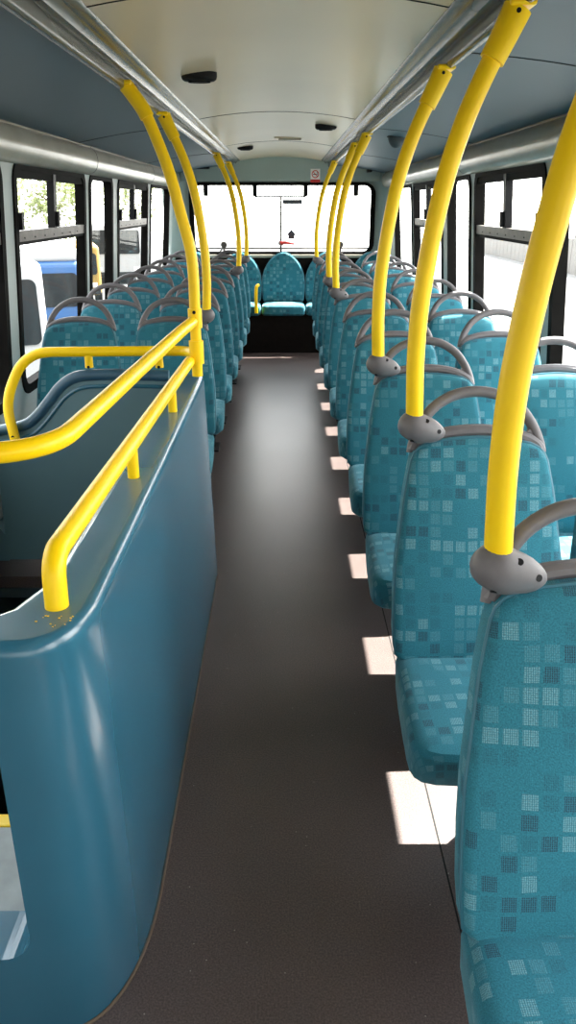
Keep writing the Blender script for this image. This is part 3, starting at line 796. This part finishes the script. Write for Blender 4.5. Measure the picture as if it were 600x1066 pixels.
# ------------------------------------------------------------------ outside
GZ = -2.25
tag(MB().box((-70, -40, GZ - .2), (70, 90, GZ)).build('ground', 'tarmac'), kind='structure')
tag(MB().box((1.6, -40, GZ), (70, 90, GZ + .05)).build('ground_apron', 'concrete'), kind='structure')
def vehicle(name, x0, x1, y0, y1, h, mat, lab, cat):
    o = tag(empty(name, ((x0 + x1) / 2, y0, GZ)), lab, cat)
    w = x1 - x0; l = y1 - y0
    MB().box((-w / 2, 0, .32), (w / 2, l, h), .16, 4).build('body', mat, o)
    ws = plate(rrect(-w / 2 + .13, h * .50, w / 2 - .13, h - .30, .12), (), .03); ws.map(lambda u, v, q: (u, -.012 + q, v)).build('windscreen', 'vglass', o)
    for sx in (-1, 1):
        n = max(2, int(l / 1.5))
        for k in range(n):
            a = .35 + (l - .7) * k / n; b_ = .35 + (l - .7) * (k + 1) / n - .10
            p = plate(rrect(a, h * .52, b_, h - .34, .06), (), .03)
            p.map(lambda u, v, q: (sx * (w / 2 + .004) + q, u, v)).build('side_window', 'vglass', o)
        for yy in (l * .17, l * .8):
            t = MB().tube([(sx * (w / 2 - .26), yy, .45), (sx * (w / 2 + .01), yy, .45)], .45, 20).build('wheel', 'tyre', o)
            MB().tube([(sx * (w / 2), yy, .45), (sx * (w / 2 + .02), yy, .45)], .22, 16).build('hub', 'steel', t)
    for sx in (-1, 1):
        MB().box((sx * (w / 2 - .32) - .15, -.02, .62), (sx * (w / 2 - .32) + .15, .03, .80), .02).build('headlamp', 'white', o)
    MB().box((-w / 2 + .05, -.05, .36), (w / 2 - .05, .05, .56), .03).build('bumper', 'tyre', o)
    return o
def park(name, corner, w, l, h, rot, mat, lab, cat):
    a = math.radians(rot)
    o = vehicle(name, -w / 2, w / 2, 0, l, h, mat, lab, cat)
    o.location = (corner[0] - w / 2 * math.cos(a), corner[1] - w / 2 * math.sin(a), GZ); o.rotation_euler = (0, 0, a)
    return o
park('parked_bus', (-4.1, 13.6), 2.45, 6.0, 2.78, 22, 'vwhite', 'white parked bus with dark windscreen outside the left window', 'bus')
b2 = park('parked_bus', (-5.3, 21.0), 2.5, 8.0, 2.30, 19, 'vblue', 'blue parked bus with white roof beyond the white bus, left windows', 'bus')
MB().box((-1.2, .05, 2.28), (1.2, 7.9, 2.62), .10, 3).build('roof_pod', 'vwhite', b2)
park('parked_van', (-7.2, 31.5), 2.2, 5.0, 2.2, 16, 'vyellow', 'yellow parked van beyond the blue bus outside the left windows', 'van')
park('parked_bus', (-7.0, 40.0), 2.5, 9.0, 2.8, 13, 'vwhite', 'far white parked bus beyond the yellow van outside the left windows', 'bus')
def make_tree(seed, h=7.5, r=2.6):
    rnd = random.Random(seed)
    o = empty('tree')
    tk = MB().tube([(0, 0, 0), (.05, .03, h * .3), (-.04, .06, h * .6), (.03, 0, h * .85)], [.22, .17, .11, .04], 8)
    for k in range(7):
        a = k * 2.4; z = h * (.35 + .07 * k)
        tk.tube([(0, 0, z), (math.cos(a) * r * .35, math.sin(a) * r * .35, z + h * .08), (math.cos(a) * r * .7, math.sin(a) * r * .7, z + h * .13)], [.07, .05, .02], 6)
    tk.build('trunk', 'bark', o)
    lf = MB(); v = []; f = []
    cl_ = [(rnd.gauss(0, r * .42), rnd.gauss(0, r * .42), h * .62 + rnd.gauss(0, h * .15), rnd.uniform(.5, 1.0)) for _ in range(40)]
    for i in range(2600):
        c = rnd.choice(cl_)
        d = Vector((rnd.gauss(0, 1), rnd.gauss(0, 1), rnd.gauss(0, 1))).normalized() * c[3] * rnd.uniform(.6, 1)
        p = Vector(c[:3]) + d
        a = Vector((rnd.gauss(0, 1), rnd.gauss(0, 1), rnd.gauss(0, 1))).normalized(); b_ = a.orthogonal().normalized()
        s = rnd.uniform(.10, .2); q = len(v)
        v += [p - a * s, p + b_ * s * .5, p + a * s, p - b_ * s * .5]; f.append((q, q + 1, q + 2, q + 3))
    lf.add(v, f, smooth=False); lf.build('foliage', 'leaf', o)
    return o
t0 = make_tree(3)
spots = [(-14.0, 18), (-15, 29), (-24, 50), (-21, 25), (-14.5, 52), (-20, 38), (-11.0, 60), (-16.5, 42)]
names = ['leafy tree outside the left windows, nearest the bus', 'leafy tree outside the left windows, second along', 'leafy tree outside the left windows, behind the far white bus', 'leafy tree far out to the left beyond the parked vehicles',
         'distant leafy tree at the end of the parked row', 'leafy tree at the far left edge of the yard', 'far leafy tree seen through the last left window before the rear corner', 'leafy tree between the yellow van and the yard edge']
for i, (x, y) in enumerate(spots):
    t = t0 if i == 0 else copy_tree(t0)
    t.location = (x, y, GZ); t.rotation_euler = (0, 0, i * 1.3); k = .9 + .1 * (i % 3); t.scale = (k, k, k)
    tag(t, names[i], 'tree', 'trees around the yard')
fe = tag(empty('yard_fence', (16, 30, GZ)), 'long pale fence across the yard outside the right windows', 'fence')
fp = MB()
for k in range(60): fp.box((-.03, -25 + k * 1.0, 0), (.03, -25 + k * 1.0 + .94, 1.9))
fp.build('boards', 'fence', fe)
for k in range(16): MB().box((.03, -25.1 + k * 4.0, 0), (.15, -24.98 + k * 4.0, 2.1), .01).build('post', 'fence', fe)

# ------------------------------------------------------------------ light
W = bpy.data.worlds.new('sky'); S.world = W; W.use_nodes = True
bgn = W.node_tree.nodes['Background']
tc = W.node_tree.nodes.new('ShaderNodeTexCoord'); sx = W.node_tree.nodes.new('ShaderNodeSeparateXYZ'); rp = W.node_tree.nodes.new('ShaderNodeValToRGB')
W.node_tree.links.new(tc.outputs['Generated'], sx.inputs[0]); W.node_tree.links.new(sx.outputs['Z'], rp.inputs['Fac']); W.node_tree.links.new(rp.outputs['Color'], bgn.inputs['Color'])
rp.color_ramp.elements[0].position = .0; rp.color_ramp.elements[0].color = (1.0, .955, .92, 1)
rp.color_ramp.elements[1].position = .7; rp.color_ramp.elements[1].color = (.90, .93, 1.0, 1)
# brighter, hazier sky on the sun's side (right and rear), duller on the left
dp = W.node_tree.nodes.new('ShaderNodeVectorMath'); dp.operation = 'DOT_PRODUCT'; dp.inputs[1].default_value = Vector((.62, .72, .31)).normalized()
mr = W.node_tree.nodes.new('ShaderNodeMapRange'); mr.interpolation_type = 'SMOOTHSTEP'
mr.inputs['From Min'].default_value = -.75; mr.inputs['From Max'].default_value = .95; mr.inputs['To Min'].default_value = .7; mr.inputs['To Max'].default_value = 3.2
W.node_tree.links.new(tc.outputs['Generated'], dp.inputs[0]); W.node_tree.links.new(dp.outputs['Value'], mr.inputs['Value']); W.node_tree.links.new(mr.outputs['Result'], bgn.inputs['Strength'])
sd = bpy.data.lights.new('sun', 'SUN'); sd.energy = 13.0; sd.angle = .0093; sd.color = (1.0, .96, .90)
so = bpy.data.objects.new('sun', sd); COL.objects.link(so)
so.rotation_euler = Vector((-.52, -.48, -1.0)).to_track_quat('-Z', 'Y').to_euler()

# ------------------------------------------------------------------ camera
F = 800.0; H = 213.0
cam = bpy.data.cameras.new('camera'); co = bpy.data.objects.new('camera', cam); COL.objects.link(co)
cam.sensor_fit = 'VERTICAL'; cam.sensor_height = 24.0; cam.lens = 24.0 * F / 1066.0
cam.clip_start = .02; cam.clip_end = 300
co.location = (0, 0, 1.40)
co.rotation_euler = (PI / 2 - math.atan((533 - H) / F), 0, -.0045)
S.camera = co
S.view_settings.view_transform = 'Standard'; S.view_settings.look = 'None'
S.view_settings.exposure = 2.05; S.view_settings.gamma = 1.0; S.view_settings.use_curve_mapping = False
S.cycles.use_denoising = True
S.cycles.max_bounces = 12; S.cycles.diffuse_bounces = 6; S.cycles.transparent_max_bounces = 16
S.cycles.sample_clamp_indirect = 6.0
S.cycles.caustics_reflective = False; S.cycles.caustics_refractive = False
